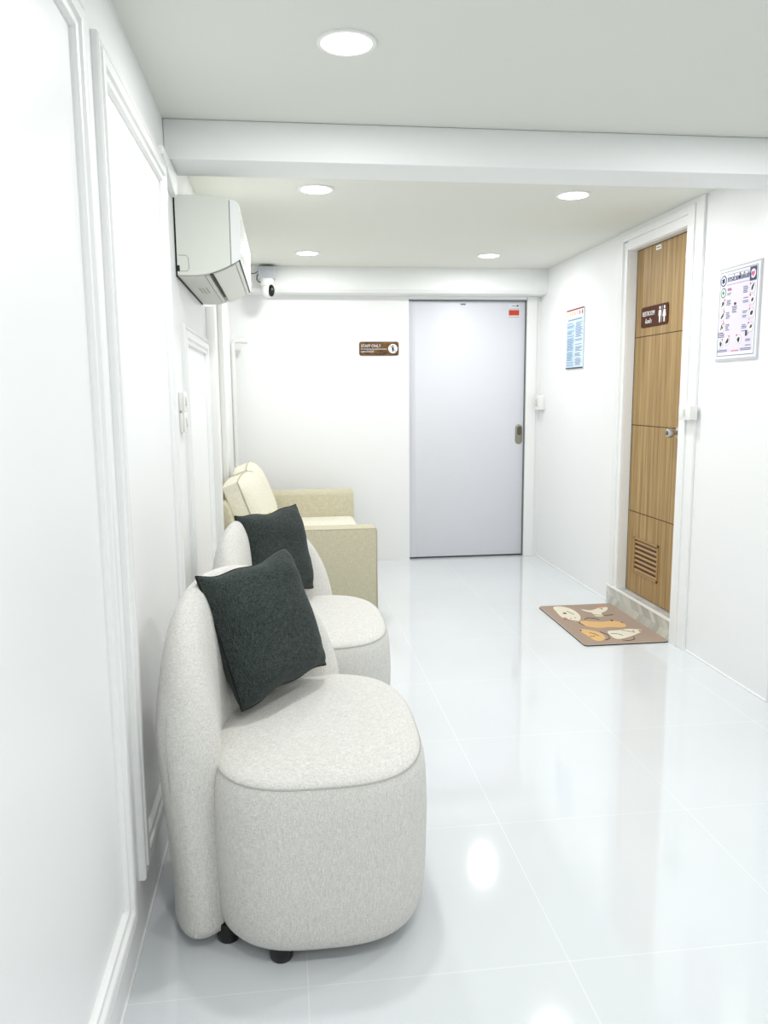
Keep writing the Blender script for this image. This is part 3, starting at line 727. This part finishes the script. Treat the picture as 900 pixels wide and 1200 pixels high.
# ------------------------------------------------------------------ charcoal cushions
def pillow(loc, rot, size, label, seed):
    o = bpy.data.objects.new('throw_pillow', None)
    n = 44; b = NB(); rr = random.Random(seed); V = {}
    ph = [rr.uniform(0, 6) for _ in range(6)]
    def pt(u, v, s_):
        # pinched sides, full corners
        k = .050 * size / .42
        y = (size / 2) * u * (1 - .045 * (1 - v * v) * abs(u) ** 3 - .004 * abs(u * v) ** 14)
        z = (size / 2) * v * (1 - (.105 if v > 0 else .06) * (1 - u * u) * abs(v) ** 3 - .004 * abs(u * v) ** 14)
        h = ((1 - u ** 4) * (1 - v ** 4)) ** .55
        x = .070 * h
        wr = .0030 * math.sin(7 * v + 2 * u + ph[0]) + .0014 * math.sin(17 * v - 6 * u + ph[1]) * max(0, v) + .0016 * math.sin(23 * v + 5 * u * u + ph[2]) * max(0, -v)
        # creases radiating near the corners
        wr += .003 * math.sin(16 * (u * v) + ph[3]) * abs(u * v)
        x += wr * (h ** .6)
        wav = .004 * math.sin(7 * u + ph[4]) * abs(v) ** 8
        return (s_ * x, y, z + wav)
    for s_ in (1, -1):
        for i in range(n + 1):
            for j in range(n + 1):
                e = i in (0, n) or j in (0, n)
                u, v = [math.copysign(1 - (1 - abs(q)) ** 1.35, q) for q in (2 * i / n - 1, 2 * j / n - 1)]
                if e and s_ == -1: V[s_, i, j] = V[1, i, j]
                else: V[s_, i, j] = b.verts.new(pt(u, v, s_ if not e else 0) if not e else pt(u, v, 0))
        for i in range(n):
            for j in range(n): b.faces.new((V[s_, i, j], V[s_, i + 1, j], V[s_, i + 1, j + 1], V[s_, i, j + 1]))
    bmesh.ops.recalc_face_normals(b, faces=b.faces)
    ring = [Vector(pt(*[math.copysign(1 - (1 - abs(q)) ** 1.35, q) for q in (2 * i / n - 1, 2 * j / n - 1)], 0)) for i, j in [(i, 0) for i in range(n)] + [(n, j) for j in range(n)] + [(i, n) for i in range(n, 0, -1)] + [(0, j) for j in range(n, 0, -1)]]
    x_, y_, z_ = rot
    COL.objects.link(o); o.location = loc; o.rotation_euler = (x_, y_, z_)
    tag(o, label, 'cushion', 'charcoal square cushions')
    build('cushion_cover', b, M['charcoal'], o, smooth=3.2)
    b = NB(); tube(b, ring, .0028, 6, True); build('edge_seam', b, M['charcoal_seam'], o, smooth=3.2)
    return o
pillow((-.066, 2.150, .674), (.054, -.352, -.693), .366, 'dark charcoal square cushion on the nearest grey chair', 1)
pillow((-.047, 3.165, .671), (.012, -.23, -.725), .358, 'dark charcoal square cushion on the second grey chair, farther back', 5)

# ------------------------------------------------------------------ cream sofa
SX0, SX1, SY0, SY1 = XL + .012, .488, 4.235, 5.86
so = thing('sofa', 'cream two-seat sofa with square arms against the left wall near the back wall', 'sofa', (0, SY0, 0))
def spart(name, a, c_, bev, m, parent=None, seg=4):
    b = NB(); box(b, a, c_, bev, seg); return build(name, b, m, parent or so, smooth=.9, off=so.location)
def piping(name, loops, parent, r=.0035, m=None):
    b = NB()
    for lp, cl in loops: tube(b, lp, r, 6, cl)
    return build(name, b, m or M['cream_pipe'], parent, smooth=3.2, off=so.location)
AW = .15
na = spart('armrest', (SX0, SY0, .045), (SX1, SY0 + AW, .578), .014, M['cream'])
piping('arm_piping', [([(SX0 + .01, SY0 + .003, .575), (SX1 - .006, SY0 + .003, .575), (SX1 - .003, SY0 + .003, .56), (SX1 - .003, SY0 + .003, .05)], False)], na, .0028)
# far arm with a rounded top roll
b = NB(); prism(b, [(SX0, SY1 - AW, .045), (SX0, SY1 - AW, .575), (SX0, SY1 - AW + .02, .60), (SX0, SY1 - AW + .05, .612), (SX0, SY1 - .04, .612), (SX0, SY1 - .01, .60), (SX0, SY1, .575), (SX0, SY1, .045)], (SX1 - SX0, 0, 0), .012)
fa = build('armrest', b, M['cream'], so, smooth=.7, off=so.location)
spart('seat_frame', (SX0 + .01, SY0 + AW, .045), (SX1 - .02, SY1 - AW, .27), .01, M['cream'])
ym = (SY0 + SY1) / 2
for y0, y1 in ((SY0 + AW + .004, ym - .002), (ym + .002, SY1 - AW - .004)):
    sc = spart('seat_cushion', (SX0 + .2, y0, .27), (SX1 - .004, y1, .425), .032, M['cream_light'])
# low back frame with a sloping end
b = NB(); prism(b, [(SX0, SY0 + AW - .1, .3), (SX0, SY0 + AW - .1, .70), (SX0 + .006, SY0 + AW - .1, .715), (SX0 + .03, SY0 + AW - .1, .725), (SX0 + .05, SY0 + AW - .1, .70), (SX0 + .13, SY0 + AW - .1, .43), (SX0 + .17, SY0 + AW - .1, .3)], (0, SY1 - SY0 - 2 * AW + .15, 0), .008)
build('backrest', b, M['cream'], so, smooth=.6, off=so.location)
for x in (SX0 + .06, SX1 - .06):
    for y in (SY0 + .07, SY1 - .07):
        b = NB(); lathe(b, [(.02, 0), (.024, .05)], (x, y, 0), 'Z', 20); build('leg', b, M['black_plastic'], so, smooth=.7, off=so.location)
# loose box back cushions
def box_cushion(loc, wid, hgt, thk, lean, yaw, label, roll=0):
    t = thing('back_cushion', label, 'cushion', loc, 0, 'cream box cushions on the sofa')
    t.rotation_euler = (roll, lean, yaw)
    n = 30; b = NB(); V = {}
    def pt(u, v, s_):
        y = wid / 2 * u * (1 - .02 * v * v); z = hgt / 2 * (1 + v) + .025 * (1 - u * u) * max(0, v) ** 2
        bul = (1 - u ** 4) ** .8 * (1 - v ** 4) ** .8
        return (s_ * (thk / 2 + (.062 if s_ > 0 else .012) * bul), y, z)
    for s_ in (1, -1):
        for i in range(n + 1):
            for j in range(n + 1): V[s_, i, j] = b.verts.new(pt(2 * i / n - 1, 2 * j / n - 1, s_))
        for i in range(n):
            for j in range(n): b.faces.new((V[s_, i, j], V[s_, i + 1, j], V[s_, i + 1, j + 1], V[s_, i, j + 1]))
    rim = [(i, 0) for i in range(n)] + [(n, j) for j in range(n)] + [(i, n) for i in range(n, 0, -1)] + [(0, j) for j in range(n, 0, -1)]
    k = len(rim)
    for a in range(k): b.faces.new((V[1, *rim[a]], V[1, *rim[(a + 1) % k]], V[-1, *rim[(a + 1) % k]], V[-1, *rim[a]]))
    bmesh.ops.recalc_face_normals(b, faces=b.faces)
    loops = [[V[s_, *q].co.copy() for q in rim] for s_ in (1, -1)]
    build('cushion_cover', b, M['cream_light'], t, smooth=.9)
    b = NB()
    for lp in loops: tube(b, lp, .0038, 6, True)
    build('piping', b, M['cream_pipe'], t, smooth=3.2)
    return t
box_cushion((-.135, 4.71, .432), .60, .40, .09, -.36, -.10, 'near cream box cushion leaning on the sofa back')
box_cushion((-.130, 5.33, .432), .56, .41, .09, -.36, -.04, 'far cream box cushion leaning on the sofa back, behind the near one')
b = NB()
rr = random.Random(2)
for k in range(5):
    y = 4.50 + k * .022
    y += .12; tube(b, [(-.104 + .014 * k, y, .598), (-.094 + .014 * k, y + .01, .612 + .008 * rr.random()), (-.082 + .014 * k, y + .018, .604), (-.070 + .014 * k, y + .02, .616 + .008 * rr.random())], .006, 6)
tag(build('yellow_ribbon', b, M['yellow'], smooth=3.2), 'small crumpled yellow ribbon on the near cream sofa cushion', 'ribbon')
